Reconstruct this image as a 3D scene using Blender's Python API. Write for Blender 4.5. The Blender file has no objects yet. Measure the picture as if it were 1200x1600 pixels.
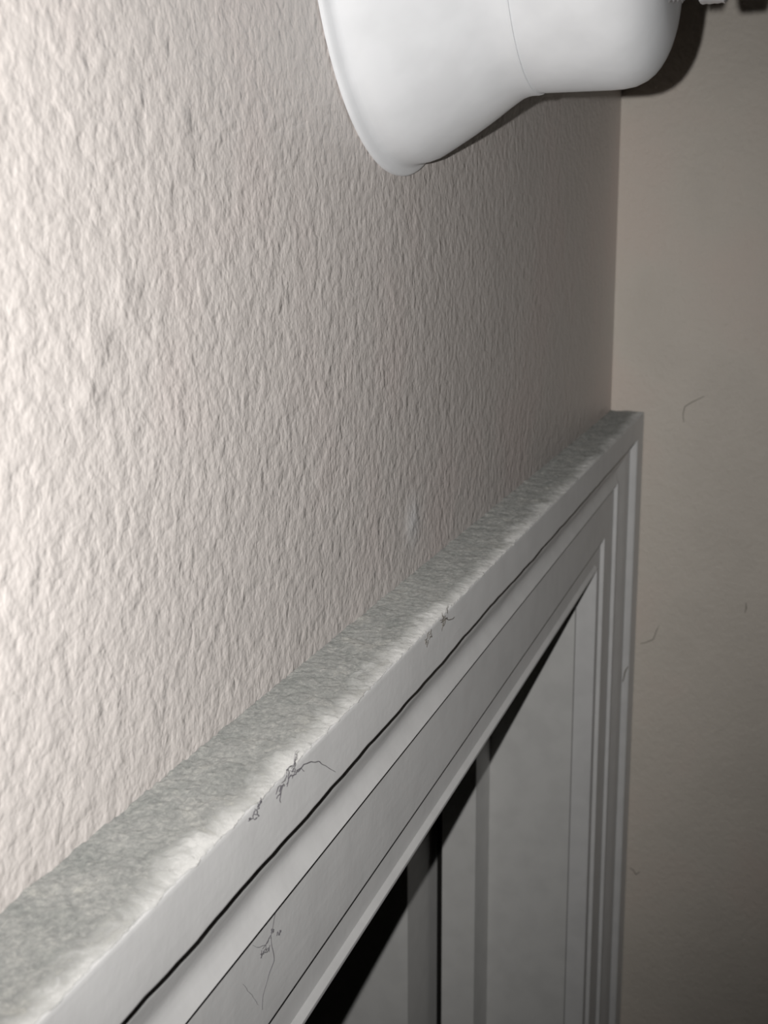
import bpy, math, random
from mathutils import Vector, Matrix, noise

random.seed(7)
# One local unit (U) is the distance from the lens to the textured wall: 70 mm.
# Local axes: x runs along the wall to the far corner, y into the wall, z up; origin at the lens.
U = 0.07
EYE = 2.15                      # height of the lens above the floor


def P(x, y, z):
    return Vector((x * U, y * U, EYE + z * U))


sc = bpy.context.scene
COL = sc.collection

# ------------------------------------------------------------------ camera
cam_d = bpy.data.cameras.new('camera')
cam_d.sensor_fit = 'VERTICAL'
cam_d.sensor_height = 24.0
cam_d.sensor_width = 18.0
cam_d.lens = 1880.0 / 1600.0 * 24.0
cam_d.clip_start = 0.005
cam_d.clip_end = 20
cam_d.dof.use_dof = True
cam_d.dof.focus_distance = 0.19
cam_d.dof.aperture_fstop = 45
cam = bpy.data.objects.new('camera', cam_d)
COL.objects.link(cam)
right = Vector((0.32035256, -0.94728313, -0.00537684))
down = Vector((-0.19714004, -0.06111504, -0.97846858))
fwd = Vector((0.92655817, 0.3145149, -0.20632579))
m = Matrix((right, -down, -fwd)).transposed().to_4x4()
m.translation = P(0, 0, 0)
cam.matrix_world = m
sc.camera = cam

# ------------------------------------------------------------------ world, light, exposure
w = bpy.data.worlds.new('dim_room')
sc.world = w
w.use_nodes = True
w.node_tree.nodes['Background'].inputs[0].default_value = (1.0, 0.93, 0.82, 1)
w.node_tree.nodes['Background'].inputs[1].default_value = 0.002

LIGHT = 5.75
ld = bpy.data.lights.new('phone_flash', 'SPOT')
ld.energy = 1.0
ld.color = (1.0, 0.985, 0.965)
ld.shadow_soft_size = 0.0007
ld.spot_size = math.radians(92)
ld.spot_blend = 1.0
ld.use_nodes = True
lt = ld.node_tree
em = lt.nodes.get('Emission')
fo = lt.nodes.new('ShaderNodeLightFalloff')
fo.inputs['Strength'].default_value = LIGHT
fq = lt.nodes.new('ShaderNodeLightFalloff')
fq.inputs['Strength'].default_value = LIGHT * 0.075
ad = lt.nodes.new('ShaderNodeMath')
ad.operation = 'ADD'
lt.links.new(fo.outputs['Linear'], ad.inputs[0])
lt.links.new(fq.outputs['Quadratic'], ad.inputs[1])
lt.links.new(ad.outputs[0], em.inputs['Strength'])
lo = bpy.data.objects.new('phone_flash', ld)
COL.objects.link(lo)
lo.location = P(0, 0.113, 0.033)
aim = Vector((0.88, 0.44, -0.11))
lo.rotation_euler = aim.to_track_quat('-Z', 'Y').to_euler()

sc.view_settings.view_transform = 'Standard'
sc.view_settings.look = 'None'
sc.view_settings.exposure = 0.0
sc.view_settings.gamma = 1.0
sc.view_settings.use_curve_mapping = False


# ------------------------------------------------------------------ materials
def new_mat(name, color, rough=0.5, spec=0.5, metal=0.0, drough=0.0):
    mt = bpy.data.materials.new(name)
    mt.use_nodes = True
    b = mt.node_tree.nodes['Principled BSDF']
    b.inputs['Base Color'].default_value = (*color, 1)
    b.inputs['Roughness'].default_value = rough
    b.inputs['Specular IOR Level'].default_value = spec
    b.inputs['Metallic'].default_value = metal
    if 'Diffuse Roughness' in b.inputs:
        b.inputs['Diffuse Roughness'].default_value = drough
    return mt, mt.node_tree, b


def N(t, kind, **kw):
    n = t.nodes.new(kind)
    for k, v in kw.items():
        if k in n.inputs:
            n.inputs[k].default_value = v
        else:
            setattr(n, k, v)
    return n


def L(t, a, b):
    t.links.new(a, b)


def math_node(t, op, a, b=None, c=None):
    n = t.nodes.new('ShaderNodeMath')
    n.operation = op
    for i, v in enumerate((a, b, c)):
        if v is None:
            continue
        if isinstance(v, (int, float)):
            n.inputs[i].default_value = v
        else:
            L(t, v, n.inputs[i])
    return n.outputs[0]


def ramp(t, fac, stops):
    r = t.nodes.new('ShaderNodeValToRGB')
    L(t, fac, r.inputs[0])
    el = r.color_ramp.elements
    while len(el) < len(stops):
        el.new(0.5)
    for e, (p, c) in zip(el, stops):
        e.position = p
        e.color = (*c, 1) if len(c) == 3 else c
    return r.outputs[0]


def gauss(t, pos, centre, rad, amp):
    """a soft lump in the plaster around a point (metres)"""
    d = N(t, 'ShaderNodeVectorMath', operation='DISTANCE')
    L(t, pos, d.inputs[0])
    d.inputs[1].default_value = centre
    q = math_node(t, 'DIVIDE', d.outputs['Value'], rad)
    q = math_node(t, 'MULTIPLY', q, q)
    q = math_node(t, 'MULTIPLY', q, -1.0)
    q = math_node(t, 'EXPONENT', q)
    return math_node(t, 'MULTIPLY', q, amp)


def plaster(name, color, fine_scale, fine_h, big_h, lumps=(), marks=(), rough=0.42, drough=0.07, spec=0.45):
    mt, t, b = new_mat(name, color, rough, spec, 0, drough)
    tc = N(t, 'ShaderNodeTexCoord')
    pos = tc.outputs['Object']
    # slow drift of tone in the paint
    n0 = N(t, 'ShaderNodeTexNoise', Scale=22.0, Detail=3.0)
    L(t, pos, n0.inputs['Vector'])
    c2 = tuple(c * 0.95 for c in color)
    c3 = (color[0] * 1.02, color[1] * 0.985, color[2] * 0.985)
    col = ramp(t, n0.outputs[0], [(0.35, c2), (0.5, color), (0.66, c3)])
    if marks:
        mk = math_node(t, 'MULTIPLY', gauss(t, pos, *marks[0]), n0.outputs[0])
        mk = math_node(t, 'MULTIPLY', mk, 2.0)
        mxc = N(t, 'ShaderNodeMixRGB')
        L(t, mk, mxc.inputs[0])
        L(t, col, mxc.inputs[1])
        mxc.inputs[2].default_value = (0.96, 0.94, 0.93, 1)
        col = mxc.outputs[0]
    L(t, col, b.inputs['Base Color'])
    n1 = N(t, 'ShaderNodeTexNoise', Scale=fine_scale, Detail=2.0, Roughness=0.5, Distortion=0.15)
    L(t, pos, n1.inputs['Vector'])
    n2 = N(t, 'ShaderNodeTexNoise', Scale=fine_scale * 0.42, Detail=2.0, Roughness=0.5, Distortion=0.25)
    L(t, pos, n2.inputs['Vector'])
    n3 = N(t, 'ShaderNodeTexNoise', Scale=fine_scale * 3.3, Detail=2.0)
    L(t, pos, n3.inputs['Vector'])
    r1 = ramp(t, n1.outputs[0], [(0.28, (0, 0, 0)), (0.50, (0.55, 0.55, 0.55)), (0.72, (1, 1, 1))])
    h = math_node(t, 'MULTIPLY', r1, fine_h)
    h = math_node(t, 'MULTIPLY_ADD', n2.outputs[0], big_h, h)
    h = math_node(t, 'MULTIPLY_ADD', n3.outputs[0], fine_h * 0.16, h)
    for (c, r, a) in lumps:
        h = math_node(t, 'ADD', h, gauss(t, pos, c, r, a))
    bp = N(t, 'ShaderNodeBump', Strength=1.0, Distance=1.0)
    L(t, h, bp.inputs['Height'])
    L(t, bp.outputs[0], b.inputs['Normal'])
    return mt


def trim_paint(name, color=(0.68, 0.675, 0.67), bump=0.00004, rough=0.5, drough=0.3):
    mt, t, b = new_mat(name, color, rough, 0.4, 0, drough)
    tc = N(t, 'ShaderNodeTexCoord')
    n1 = N(t, 'ShaderNodeTexNoise', Scale=700.0, Detail=3.0)
    L(t, tc.outputs['Object'], n1.inputs['Vector'])
    mp = N(t, 'ShaderNodeMapping')
    mp.inputs['Scale'].default_value = (60, 500, 500)
    L(t, tc.outputs['Object'], mp.inputs[0])
    n2 = N(t, 'ShaderNodeTexNoise', Scale=1.0, Detail=2.0)
    L(t, mp.outputs[0], n2.inputs['Vector'])
    n3 = N(t, 'ShaderNodeTexNoise', Scale=120.0, Detail=3.0)
    L(t, tc.outputs['Object'], n3.inputs['Vector'])
    h = math_node(t, 'MULTIPLY', n1.outputs[0], bump * 0.7)
    h = math_node(t, 'MULTIPLY_ADD', n2.outputs[0], bump, h)
    bp = N(t, 'ShaderNodeBump', Strength=1.0, Distance=1.0)
    L(t, h, bp.inputs['Height'])
    L(t, bp.outputs[0], b.inputs['Normal'])
    cc = ramp(t, n3.outputs[0], [(0.35, tuple(c * 0.94 for c in color)), (0.6, color)])
    L(t, cc, b.inputs['Base Color'])
    return mt


def lump(x, z, r, a):
    p = P(x, 1, z)
    return (tuple(p), r * U, a * U * 0.38)


M_WALL = plaster('warm_white_orange_peel_paint', (0.79, 0.735, 0.70), 520.0, 0.00020, 0.00034,
                 lumps=[lump(1.60, -0.13, 0.035, 0.016), lump(1.69, -0.05, 0.04, 0.014),
                        lump(1.57, -0.20, 0.03, 0.012), lump(3.2, -0.74, 0.05, 0.012),
                        lump(1.9, 0.22, 0.03, 0.010), lump(2.3, -0.3, 0.03, 0.008)],
                 marks=[(tuple(P(3.2, 1, -0.735)), 0.060 * U, 1.0)])
M_FAR = plaster('beige_wall_paint', (0.70, 0.645, 0.575), 420.0, 0.00016, 0.00028, rough=0.6)
M_CEIL = plaster('grey_ceiling_paint', (0.50, 0.49, 0.47), 300.0, 0.0004, 0.0005)
M_FLOOR, _t, _b = new_mat('brown_floor_boards', (0.12, 0.08, 0.05), 0.5)
_tc = N(_t, 'ShaderNodeTexCoord')
_wv = N(_t, 'ShaderNodeTexNoise', Scale=6.0, Detail=4.0)
_mp = N(_t, 'ShaderNodeMapping')
_mp.inputs['Scale'].default_value = (1, 12, 1)
L(_t, _tc.outputs['Object'], _mp.inputs[0])
L(_t, _mp.outputs[0], _wv.inputs['Vector'])
L(_t, ramp(_t, _wv.outputs[0], [(0.3, (0.09, 0.055, 0.035)), (0.7, (0.17, 0.11, 0.07))]), _b.inputs['Base Color'])
M_TRIM = trim_paint('off_white_trim_paint', bump=0.00006)
M_DOOR = trim_paint('off_white_door_paint', (0.66, 0.655, 0.64), 0.00003, 0.5)
M_CAP = trim_paint('smooth_white_enamel', (0.82, 0.83, 0.848), 0.00001, 0.36, 0.22)
M_METAL, _t, _b = new_mat('cast_chrome', (0.80, 0.80, 0.82), 0.38, 0.5, 0.45)
_tc = N(_t, 'ShaderNodeTexCoord')
_n = N(_t, 'ShaderNodeTexNoise', Scale=700.0, Detail=3.0)
L(_t, _tc.outputs['Object'], _n.inputs['Vector'])
_bp = N(_t, 'ShaderNodeBump', Strength=1.0, Distance=0.0002)
L(_t, _n.outputs[0], _bp.inputs['Height'])
L(_t, _bp.outputs[0], _b.inputs['Normal'])
M_GAP_SHADE, _, _ = new_mat('gap_shade_black', (0.012, 0.011, 0.010), 0.8, 0.2)  # near-black colour for the shade in the door gap
M_FIBRE, _, _ = new_mat('dark_lint', (0.19, 0.18, 0.20), 0.9, 0.1)
M_FIBRE2, _, _ = new_mat('brown_grey_lint', (0.27, 0.25, 0.22), 0.9, 0.1)

# dust on the ledge: grey-green felt, thinning to bare white paint at the front arris
M_DUST, t, b = new_mat('felted_grey_dust', (0.4, 0.4, 0.38), 0.95, 0.1, 0, 1.0)
tc = N(t, 'ShaderNodeTexCoord')
pos = tc.outputs['Object']
sx = N(t, 'ShaderNodeSeparateXYZ')
L(t, pos, sx.inputs[0])
nb = N(t, 'ShaderNodeTexNoise', Scale=150.0, Detail=5.0, Roughness=0.65, Distortion=0.8)
L(t, pos, nb.inputs['Vector'])
nf = N(t, 'ShaderNodeTexNoise', Scale=1300.0, Detail=4.0, Roughness=0.75, Distortion=0.4)
L(t, pos, nf.inputs['Vector'])
nl = N(t, 'ShaderNodeTexNoise', Scale=45.0, Detail=2.0)
L(t, pos, nl.inputs['Vector'])
felt = ramp(t, nf.outputs[0], [(0.28, (0.18, 0.181, 0.178)), (0.5, (0.26, 0.261, 0.254)), (0.7, (0.36, 0.356, 0.34))])
felt2 = N(t, 'ShaderNodeMixRGB', blend_type='MULTIPLY')
felt2.inputs[0].default_value = 1.0
L(t, felt, felt2.inputs[1])
L(t, ramp(t, nb.outputs[0], [(0.3, (0.80, 0.82, 0.80)), (0.55, (1.0, 1.0, 0.98)), (0.75, (1.2, 1.18, 1.12))]), felt2.inputs[2])
# 0 at the front arris, 1 well back on the ledge
back = math_node(t, 'SUBTRACT', sx.outputs['Y'], 0.806 * U)
back = math_node(t, 'DIVIDE', back, 0.055 * U)
jit = math_node(t, 'SUBTRACT', nb.outputs[0], 0.5)
back = math_node(t, 'MULTIPLY_ADD', jit, 2.4, back)
jit2 = math_node(t, 'SUBTRACT', nl.outputs[0], 0.5)
back = math_node(t, 'MULTIPLY_ADD', jit2, 2.0, back)
jit3 = math_node(t, 'SUBTRACT', nf.outputs[0], 0.5)
back = math_node(t, 'MULTIPLY_ADD', jit3, 1.2, back)
cov = ramp(t, back, [(0.05, (0, 0, 0)), (0.95, (1, 1, 1))])
mx = N(t, 'ShaderNodeMixRGB')
L(t, cov, mx.inputs[0])
mx.inputs[1].default_value = (0.52, 0.515, 0.50, 1)
L(t, felt2.outputs[0], mx.inputs[2])
L(t, mx.outputs[0], b.inputs['Base Color'])
h = math_node(t, 'MULTIPLY', nf.outputs[0], 0.00022)
h = math_node(t, 'MULTIPLY_ADD', nb.outputs[0], 0.0003, h)
bp = N(t, 'ShaderNodeBump', Strength=1.0, Distance=1.0)
L(t, h, bp.inputs['Height'])
L(t, bp.outputs[0], b.inputs['Normal'])


# ------------------------------------------------------------------ mesh helpers
class MB:
    def __init__(self):
        self.v, self.f = [], []

    def add(self, vs, fs):
        o = len(self.v)
        self.v += [tuple(v) for v in vs]
        self.f += [tuple(i + o for i in f) for f in fs]

    def box(self, x0, x1, y0, y1, z0, z1):
        vs = [P(x, y, z) for x in (x0, x1) for y in (y0, y1) for z in (z0, z1)]
        self.add(vs, [(0, 1, 3, 2), (4, 6, 7, 5), (0, 4, 5, 1), (2, 3, 7, 6), (0, 2, 6, 4), (1, 5, 7, 3)])

    def loft(self, rings, caps=True, closed=True):
        n = len(rings[0])
        vs = [p for r in rings for p in r]
        fs = []
        for i in range(len(rings) - 1):
            for k in range(n if closed else n - 1):
                a, b_ = i * n + k, i * n + (k + 1) % n
                fs.append((a, b_, b_ + n, a + n))
        if caps:
            fs.append(tuple(range(n))[::-1])
            fs.append(tuple((len(rings) - 1) * n + k for k in range(n)))
        self.add(vs, fs)

    def lathe(self, prof, cx, cz, seg=96, wob=None, closed=False):
        """revolve (radius, y) about the y axis through (cx, cz)"""
        rings = []
        for k in range(seg):
            a = 2 * math.pi * k / seg
            rings.append([P(cx + r * math.cos(a) * (wob(a, r, y) if wob else 1), y,
                            cz + r * math.sin(a) * (wob(a, r, y) if wob else 1)) for r, y in prof])
        n = len(prof)
        vs = [p for r in rings for p in r]
        fs = []
        for i in range(seg):
            j = (i + 1) % seg
            for k in range(n if closed else n - 1):
                k2 = (k + 1) % n
                fs.append((i * n + k, i * n + k2, j * n + k2, j * n + k))
        self.add(vs, fs)

    def tube(self, pts, r, seg=6):
        rings = []
        for i, p in enumerate(pts):
            a = pts[max(i - 1, 0)]
            c = pts[min(i + 1, len(pts) - 1)]
            d = (c - a).normalized()
            u = d.cross(Vector((0.3, 0.5, 0.81))).normalized()
            v = d.cross(u)
            rr = r(i / (len(pts) - 1)) if callable(r) else r
            rings.append([p + (u * math.cos(2 * math.pi * k / seg) + v * math.sin(2 * math.pi * k / seg)) * rr
                          for k in range(seg)])
        self.loft(rings)

    def build(self, name, mat, parent=None, smooth=None, bevel=0.0):
        me = bpy.data.meshes.new(name)
        me.from_pydata(self.v, [], self.f)
        me.validate()
        import bmesh
        bm = bmesh.new()
        bm.from_mesh(me)
        bmesh.ops.recalc_face_normals(bm, faces=bm.faces)
        if bevel:
            es = [e for e in bm.edges if len(e.link_faces) == 2 and e.calc_face_angle() > 0.9]
            bmesh.ops.bevel(bm, geom=es, offset=bevel, segments=3, affect='EDGES', profile=0.5)
        bm.to_mesh(me)
        bm.free()
        me.materials.append(mat)
        ob = bpy.data.objects.new(name, me)
        COL.objects.link(ob)
        if parent:
            ob.parent = parent
        if smooth is not None:
            for p in me.polygons:
                p.use_smooth = True
            try:
                me.set_sharp_from_angle(angle=math.radians(smooth))
            except Exception:
                pass
            if name.startswith('trim'):
                wn = ob.modifiers.new('weighted', 'WEIGHTED_NORMAL')
                wn.weight = 100
                wn.keep_sharp = True
        return ob


def tag(o, label, cat=None, group=None, kind=None):
    o['label'] = label
    if cat:
        o['category'] = cat
    if group:
        o['group'] = group
    if kind:
        o['kind'] = kind
    return o


FLOOR_Z = -EYE / U
CEIL_Z = (3.05 - EYE) / U
XC = 7.12                       # far corner
XN = -14.0                      # near end of the room
OPEN_R = 6.10                   # rough opening, far side
OPEN_L = -5.70
OPEN_T = -1.44
YB = 2.40                       # back face of the wall

# ------------------------------------------------------------------ room
wb = MB()
wb.box(XN, XC, 1.0, YB, OPEN_T, CEIL_Z)
wb.box(OPEN_R, XC, 1.0, YB, FLOOR_Z, OPEN_T)
wb.box(XN, OPEN_L, 1.0, YB, FLOOR_Z, OPEN_T)
o = wb.build('wall_left', M_WALL)
tag(o, 'warm white orange-peel textured wall above the door', kind='structure')
fb = MB()
fb.box(XC, XC + 1.6, -22, 16, FLOOR_Z, CEIL_Z)
o = fb.build('wall_right', M_FAR)
tag(o, 'smoother beige wall meeting the door wall at the corner', kind='structure')
b_ = MB()
b_.box(XN, XC + 1.6, -22, 16, FLOOR_Z - 1, FLOOR_Z)
o = b_.build('floor', M_FLOOR)
tag(o, 'brown board floor', kind='structure')
b_ = MB()
b_.box(XN, XC + 1.6, -22, 16, CEIL_Z, CEIL_Z + 1)
o = b_.build('ceiling', M_CEIL)
tag(o, 'pale ceiling', kind='structure')

# ------------------------------------------------------------------ door casing
# profile points: (y, z on the head board, x on the far upright)
PROF = [
    (1.000, -0.892, 7.110), (0.813, -0.892, 7.110), (0.8075, -0.894, 7.106), (0.805, -0.900, 7.098),
    (0.805, -1.006, 6.872), (0.807, -1.012, 6.862), (0.812, -1.015, 6.857),
    (0.846, -1.015, 6.857), (0.846, -1.068, 6.73), (0.8495, -1.082, 6.69), (0.858, -1.100, 6.64), (0.867, -1.118, 6.59),
    (0.8725, -1.133, 6.545), (0.8735, -1.144, 6.52), (0.871, -1.156, 6.49), (0.865, -1.168, 6.46), (0.856, -1.180, 6.435),
    (0.850, -1.187, 6.42),
    (0.870, -1.188, 6.42), (0.870, -1.424, 6.135), (0.871, -1.427, 6.13),
    (0.891, -1.428, 6.13), (0.891, -1.531, 5.950),
    (0.875, -1.541, 5.934), (0.8745, -1.545, 5.930), (0.878, -1.556, 5.926), (0.884, -1.560, 5.924),
    (0.974, -1.560, 5.924), (0.976, -1.450, 6.08), (1.000, -1.448, 6.085)]
XL = -5.35                      # mirrored inner edge of the near upright


def near_x(x):
    return XL - (x - 5.924)


# head board, finely divided along its length so its paint edges run slightly wavy
hb = MB()
xs = [0.0]
segs = 420
rings = []
for i in range(segs + 1):
    s = i / segs
    ring = []
    for k, (y, z, x) in enumerate(PROF):
        xx = near_x(x) + (x - near_x(x)) * s
        dy = dz = 0.0
        if 1 <= k <= 5:
            dy = 0.0022 * noise.noise(Vector((xx * 1.3, 5.0, 0)))
        if k in (4, 5, 6, 7):
            dz = 0.0042 * noise.noise(Vector((xx * 5.0, k * 0.1, 2))) + 0.0030 * noise.noise(Vector((xx * 14, 9, 2)))
        if 8 <= k <= 16:
            dy = 0.0030 * noise.noise(Vector((xx * 3.0, 4.0, k * 0.3)))
        ring.append(P(xx, y + dy, z + dz))
    rings.append(ring)
hb.loft(rings)
head = hb.build('trim_1', M_TRIM, smooth=32)
tag(head, 'off-white moulded head casing running diagonally above the door', kind='structure')
for nm, fx, lab in (('trim_2', lambda x: x, 'off-white moulded upright casing beside the far corner'),
                    ('trim_3', near_x, 'off-white moulded upright casing at the near side of the door')):
    lb = MB()
    lb.loft([[P(fx(x), y, FLOOR_Z) for (y, z, x) in PROF], [P(fx(x), y, z) for (y, z, x) in PROF]])
    o = lb.build(nm, M_TRIM, smooth=32)
    tag(o, lab, kind='structure')

# jamb boards with stop strips
JX = 5.915
JL = XL + 0.009
db = MB()
db.box(JX, OPEN_R - 0.01, 0.978, YB, FLOOR_Z, OPEN_T - 0.01)
o = db.build('trim_4', M_DOOR, bevel=0.006 * U)
tag(o, 'flat off-white far jamb board inside the door opening', kind='structure')
db = MB()
db.box(5.614, JX - 0.0005, 1.413, 1.594, FLOOR_Z, -1.87)
o = db.build('trim_5', M_DOOR, bevel=0.004 * U)
tag(o, 'narrow off-white stop strip on the far jamb', kind='structure')
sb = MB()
sb.box(5.64, 5.70, 1.5955, 1.627, FLOOR_Z, -1.95)  # black strip added where the gap between stop and door lies unlit
ss = sb.build('gap_shade_strip', M_GAP_SHADE, o)
ss['label'] = 'black strip standing in for the unlit gap behind the stop'
db = MB()
db.box(OPEN_L + 0.01, JL, 0.978, YB, FLOOR_Z, OPEN_T - 0.01)
o = db.build('trim_6', M_DOOR, bevel=0.006 * U)
tag(o, 'flat off-white near jamb board inside the door opening', kind='structure')
db = MB()
db.box(JL + 0.001, JX - 0.001, 0.978, YB, -1.57, OPEN_T - 0.01)
o = db.build('trim_7', M_DOOR, bevel=0.006 * U)
tag(o, 'flat off-white head jamb board under the head casing', kind='structure')
db = MB()
db.box(JL + 0.001, JX - 0.001, 1.413, 1.594, -1.87, -1.571)
o = db.build('trim_8', M_DOOR, bevel=0.008 * U)
tag(o, 'narrow off-white stop strip under the head jamb', kind='structure')

# door leaf swung 90 degrees into the next room
db = MB()
db.box(5.222, 5.757, 1.66, 12.4, FLOOR_Z + 0.15, -1.93)
leaf = db.build('door_1', M_DOOR, bevel=0.004 * U)
tag(leaf, 'off-white door leaf standing open into the dark room', kind='structure')
for zc in (-6.0, -24.0):
    hb2 = MB()
    hb2.lathe([(0.0, 0), (0.05, 0), (0.05, 1.0), (0.0, 1.0)], 0, 0, 20)
    hb2.v = [(P(5.83, 1.66, zc).x + v[0], P(0, 1.66, 0).y + (v[2] - EYE), P(0, 0, zc).z + v[1]) for v in hb2.v]
    hh = hb2.build('hinge', M_METAL, leaf, smooth=40)

# ------------------------------------------------------------------ dust lying on the head casing
du = MB()
nx, ny = 1500, 26
x0, x1 = -1.0, 7.112
grid = []
for i in range(nx + 1):
    xx = x0 + (x1 - x0) * i / nx
    rag = 0.0055 * noise.noise(Vector((xx * 22, 1.7, 0))) + 0.004 * noise.noise(Vector((xx * 70, 4.7, 0)))
    hang = 0.0 if noise.noise(Vector((xx * 9, 0.3, 8))) < 0.28 else -0.0015
    yf = 0.8085 + rag + hang
    for j in range(ny + 1):
        s = j / ny
        yy = yf + (0.9995 - yf) * s
        th = 0.0045 + 0.0050 * noise.noise(Vector((xx * 16, yy * 16, 1))) + 0.0045 * noise.noise(Vector((xx * 60, yy * 60, 2)))
        th *= min(1.0, s * 6 + 0.12)
        far = max(0.0, (xx - 6.2) / 0.9)
        th += far * 0.006 * (0.5 + noise.noise(Vector((xx * 25, yy * 25, 5))))
        grid.append(P(xx, yy, -0.8915 + max(th, 0.0006)))
fs = []
for i in range(nx):
    for j in range(ny):
        a = i * (ny + 1) + j
        fs.append((a, a + 1, a + ny + 2, a + ny + 1))
# skirt so the layer is solid down to the paint
base = len(grid)
for i in range(nx + 1):
    v = grid[i * (ny + 1)]
    grid.append(Vector((v.x, v.y, P(0, 0, -0.8935).z)))
for i in range(nx):
    fs.append((i * (ny + 1), (i + 1) * (ny + 1), base + i + 1, base + i))
du.add(grid, fs)
o = du.build('dust_layer', M_DUST, smooth=80)
tag(o, 'grey felted layer of dust covering the top ledge of the door casing', 'dust', kind='stuff')

# ------------------------------------------------------------------ lint and cobweb strands
def strand(mb, pts, r=0.0011, sub=5, wig=0.003, seed=0):
    out = []
    ps = [Vector(p) for p in pts]
    for i in range(len(ps) - 1):
        for q in range(sub):
            s = q / sub
            p = ps[i].lerp(ps[i + 1], s)
            n_ = noise.noise_vector(Vector((p.x * 30 + seed, p.z * 30, seed)))
            out.append(P(p.x + n_.x * wig, p.y + n_.y * wig * 0.3, p.z + n_.z * wig))
    out.append(P(*ps[-1]))
    mb.tube(out, lambda s: r * U * 0.62 * (0.55 + 0.45 * math.sin(s * math.pi)), 5)


def tuft(mb, cx, cy, cz, size, n, r=0.0009, seed=0, slope=-0.9):
    rnd = random.Random(seed)
    for i in range(n):
        p = Vector((cx + rnd.uniform(-1, 1) * size, cy, cz + rnd.uniform(-1, 1) * size * 0.55))
        pts = [tuple(p)]
        a = rnd.uniform(0, 6.28)
        for k in range(5):
            a += rnd.uniform(-1.3, 1.3)
            p = p + Vector((math.cos(a), 0, math.sin(a) * 0.8)) * size * 0.28
            pts.append((p.x, cy - 0.002 * rnd.random(), p.z))
        strand(mb, pts, r, 3, 0.002, seed + i)


YF = 0.8015
m1 = MB()
strand(m1, [(1.84, YF, -0.893), (1.87, YF, -0.905), (1.895, YF, -0.903), (1.932, YF, -0.912), (1.973, YF, -0.930),
            (2.022, YF, -0.961), (2.055, YF, -0.985)], 0.0013, 6, 0.003, 1)
tuft(m1, 1.835, YF, -0.899, 0.032, 9, 0.0009, 11)
tuft(m1, 1.79, YF, -0.900, 0.018, 5, 0.0009, 12)
o = m1.build('lint_strand', M_FIBRE)
tag(o, 'curled dark lint strand hanging over the front edge of the dusty ledge, nearest', 'lint')
m1 = MB()
tuft(m1, 2.84, YF, -0.905, 0.026, 9, 0.0010, 21)
strand(m1, [(2.80, YF, -0.896), (2.84, YF, -0.905), (2.88, YF, -0.915), (2.93, YF, -0.922)], 0.0020, 6, 0.006, 4)
tuft(m1, 2.685, YF, -0.905, 0.018, 7, 0.0012, 22)
o = m1.build('lint_strand', M_FIBRE2)
tag(o, 'grey lint tuft on the casing front edge halfway along the ledge', 'lint')
m1 = MB()
tuft(m1, 1.687, YF, -0.900, 0.014, 9, 0.0011, 31)
o = m1.build('lint_speck', M_FIBRE)
tag(o, 'tiny dark lint speck on the casing edge below the curled strand', 'lint')
YG = 0.8675
m1 = MB()
strand(m1, [(1.910, YG, -1.200), (1.896, YG, -1.224), (1.889, YG, -1.240), (1.880, YG, -1.250), (1.884, YG, -1.277),
            (1.885, YG, -1.305), (1.860, YG, -1.330), (1.838, YG, -1.350), (1.83, YG, -1.375)], 0.0008, 6, 0.007, 5)
strand(m1, [(1.795, YG, -1.222), (1.830, YG, -1.248), (1.850, YG, -1.257), (1.876, YG, -1.250)], 0.0006, 6, 0.006, 6)
strand(m1, [(1.751, YG, -1.275), (1.77, YG, -1.300), (1.789, YG, -1.318), (1.815, YG, -1.355)], 0.0005, 6, 0.006, 7)
tuft(m1, 1.845, YG, -1.262, 0.016, 9, 0.0007, 41)
tuft(m1, 1.915, YG, -1.262, 0.008, 5, 0.0010, 42)
tuft(m1, 1.885, YG, -1.245, 0.008, 5, 0.0008, 43)
o = m1.build('cobweb', M_FIBRE)
tag(o, 'thin branching cobweb clinging to the flat band of the head casing', 'cobweb')
XF = XC - 0.008
for pts, rr, lab in (
        ([(XF, 0.472, -0.783), (XF, 0.5245, -0.811), (XF, 0.577, -0.849), (XF, 0.585, -0.894), (XF, 0.580, -0.939)], 0.004,
         'bent brown strand on the beige wall level with the casing corner'),
        ([(XF, 0.776, -2.299), (XF, 0.739, -2.287), (XF, 0.701, -2.267), (XF, 0.681, -2.205), (XF, 0.667, -2.175)], 0.004,
         'short brown strand on the beige wall beside the upright casing'),
        ([(XF, 0.176, -1.99), (XF, 0.172, -2.02), (XF, 0.178, -2.05)], 0.005,
         'faint dark fleck on the beige wall near the right edge'),
        ([(XF, 0.785, -3.785), (XF, 0.760, -3.800), (XF, 0.745, -3.821), (XF, 0.72, -3.80)], 0.0045,
         'lowest dark fleck on the beige wall beside the upright casing')):
    m1 = MB()
    strand(m1, [(p[0] + 0.004, p[1], p[2]) for p in pts], rr, 5, 0.006, rr * 100)
    o = m1.build('lint_strand', M_FIBRE2)
    tag(o, lab, 'lint')
m1 = MB()
strand(m1, [(6.855, 0.812, -2.36), (6.855, 0.83, -2.40), (6.855, 0.84, -2.46)], 0.007, 5, 0.006, 9)
o = m1.build('lint_speck', M_FIBRE2)
tag(o, 'small grey lint caught on the ridges of the upright casing', 'lint')

# ------------------------------------------------------------------ wall fitting
CX, CZ = 3.05, 0.805
root = bpy.data.objects.new('wall_fitting', None)
COL.objects.link(root)
root.location = P(CX, 1.0, CZ)
tag(root, 'white flared wall fitting with rounded cup and small ribbed metal knob above the door', 'fitting')


def part(mb, name, mat, parent, smooth=30):
    base = Vector(root.location)
    mb.v = [tuple(Vector(v) - base) for v in mb.v]
    return mb.build(name, mat, parent, smooth=smooth)


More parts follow.
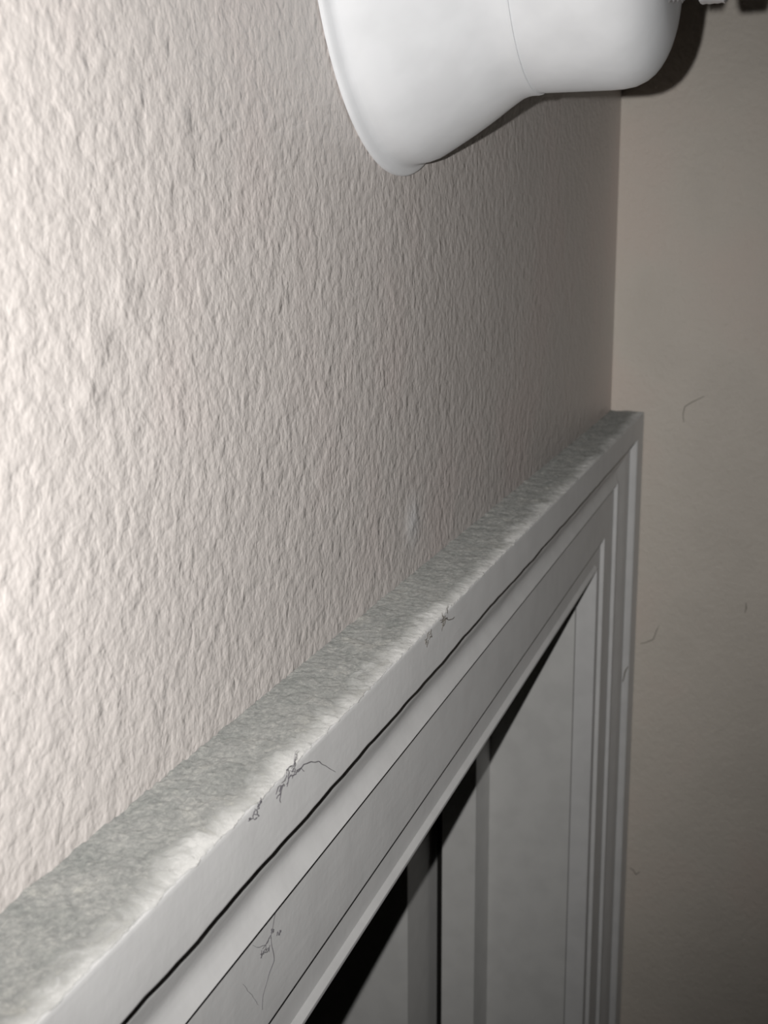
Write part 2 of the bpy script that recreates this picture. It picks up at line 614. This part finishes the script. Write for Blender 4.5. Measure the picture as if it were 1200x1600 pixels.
fl = MB()
fl.lathe([(0.555, 0.999), (0.592, 0.999), (0.597, 0.996), (0.5975, 0.989), (0.596, 0.986), (0.591, 0.982), (0.582, 0.978), (0.574, 0.973),
          (0.570, 0.963), (0.568, 0.945), (0.5655, 0.930), (0.558, 0.907), (0.539, 0.873), (0.522, 0.843), (0.505, 0.814), (0.487, 0.785), (0.468, 0.756),
          (0.446, 0.724), (0.432, 0.702), (0.422, 0.685), (0.4165, 0.668), (0.4145, 0.655), (0.4145, 0.640), (0.4135, 0.636),
          (0.410, 0.635), (0.402, 0.638), (0.402, 0.70)], CX, CZ, 160)
part(fl, 'flared_base', M_CAP, root, 40)
cp = MB()
cp.lathe([(0.395, 0.68), (0.4085, 0.68), (0.4095, 0.634), (0.4085, 0.628), (0.4095, 0.620), (0.410, 0.55), (0.4105, 0.46), (0.4095, 0.43),
          (0.405, 0.402), (0.394, 0.377), (0.381, 0.360), (0.367, 0.348), (0.348, 0.336), (0.328, 0.327), (0.305, 0.320),
          (0.286, 0.317), (0.25, 0.315), (0.216, 0.314), (0.205, 0.316), (0.200, 0.325), (0.200, 0.42), (0.0, 0.42)], CX, CZ, 160)
part(cp, 'cup', M_CAP, root, 40)


BX, BZ = 2.47, 0.592            # axis of the small bolt clipped beside the cup


def ribs(n, amt, rmin):
    return lambda a, r, y: 1 + (amt * math.cos(a * n + y * 25) if r > rmin else 0)


ar = MB()
ar.tube([P(2.84, 0.30, 0.72), P(2.72, 0.285, 0.73), P(2.60, 0.27, 0.70), P(2.50, 0.262, 0.64), P(BX, 0.262, BZ + 0.02)], 0.022 * U, 10)
part(ar, 'bracket_arm', M_METAL, root)
rg = MB()
prof = [(0.0, 0.313), (0.075, 0.312)]
for i in range(3):
    prof += [(0.098, 0.308 - i * 0.008), (0.088, 0.304 - i * 0.008)]
prof += [(0.07, 0.284), (0.0, 0.283)]
rg.lathe(prof, BX, BZ, 80, ribs(14, 0.015, 0.08))
part(rg, 'lock_nut', M_METAL, root, 40)
rg = MB()
prof = [(0.0, 0.272), (0.06, 0.271), (0.10, 0.268)]
for i in range(4):
    prof += [(0.122, 0.264 - i * 0.008), (0.110, 0.260 - i * 0.008)]
prof += [(0.09, 0.232), (0.04, 0.229), (0.034, 0.226), (0.034, 0.210)]
rg.lathe(prof, BX, BZ, 80, ribs(12, 0.02, 0.09))
part(rg, 'threaded_nut', M_METAL, root, 40)
df = MB()
prof = [(0.0, 0.2145), (0.09, 0.2145), (0.114, 0.213), (0.124, 0.208)]
for i in range(3):
    yb = 0.204 - i * 0.014
    prof += [(0.1265, yb), (0.1255, yb - 0.007)]
prof += [(0.127, 0.163), (0.122, 0.158), (0.112, 0.1555), (0.0, 0.155)]
df.lathe(prof, BX, BZ, 120, ribs(22, 0.010, 0.10))
part(df, 'ribbed_knob', M_METAL, root, 50)
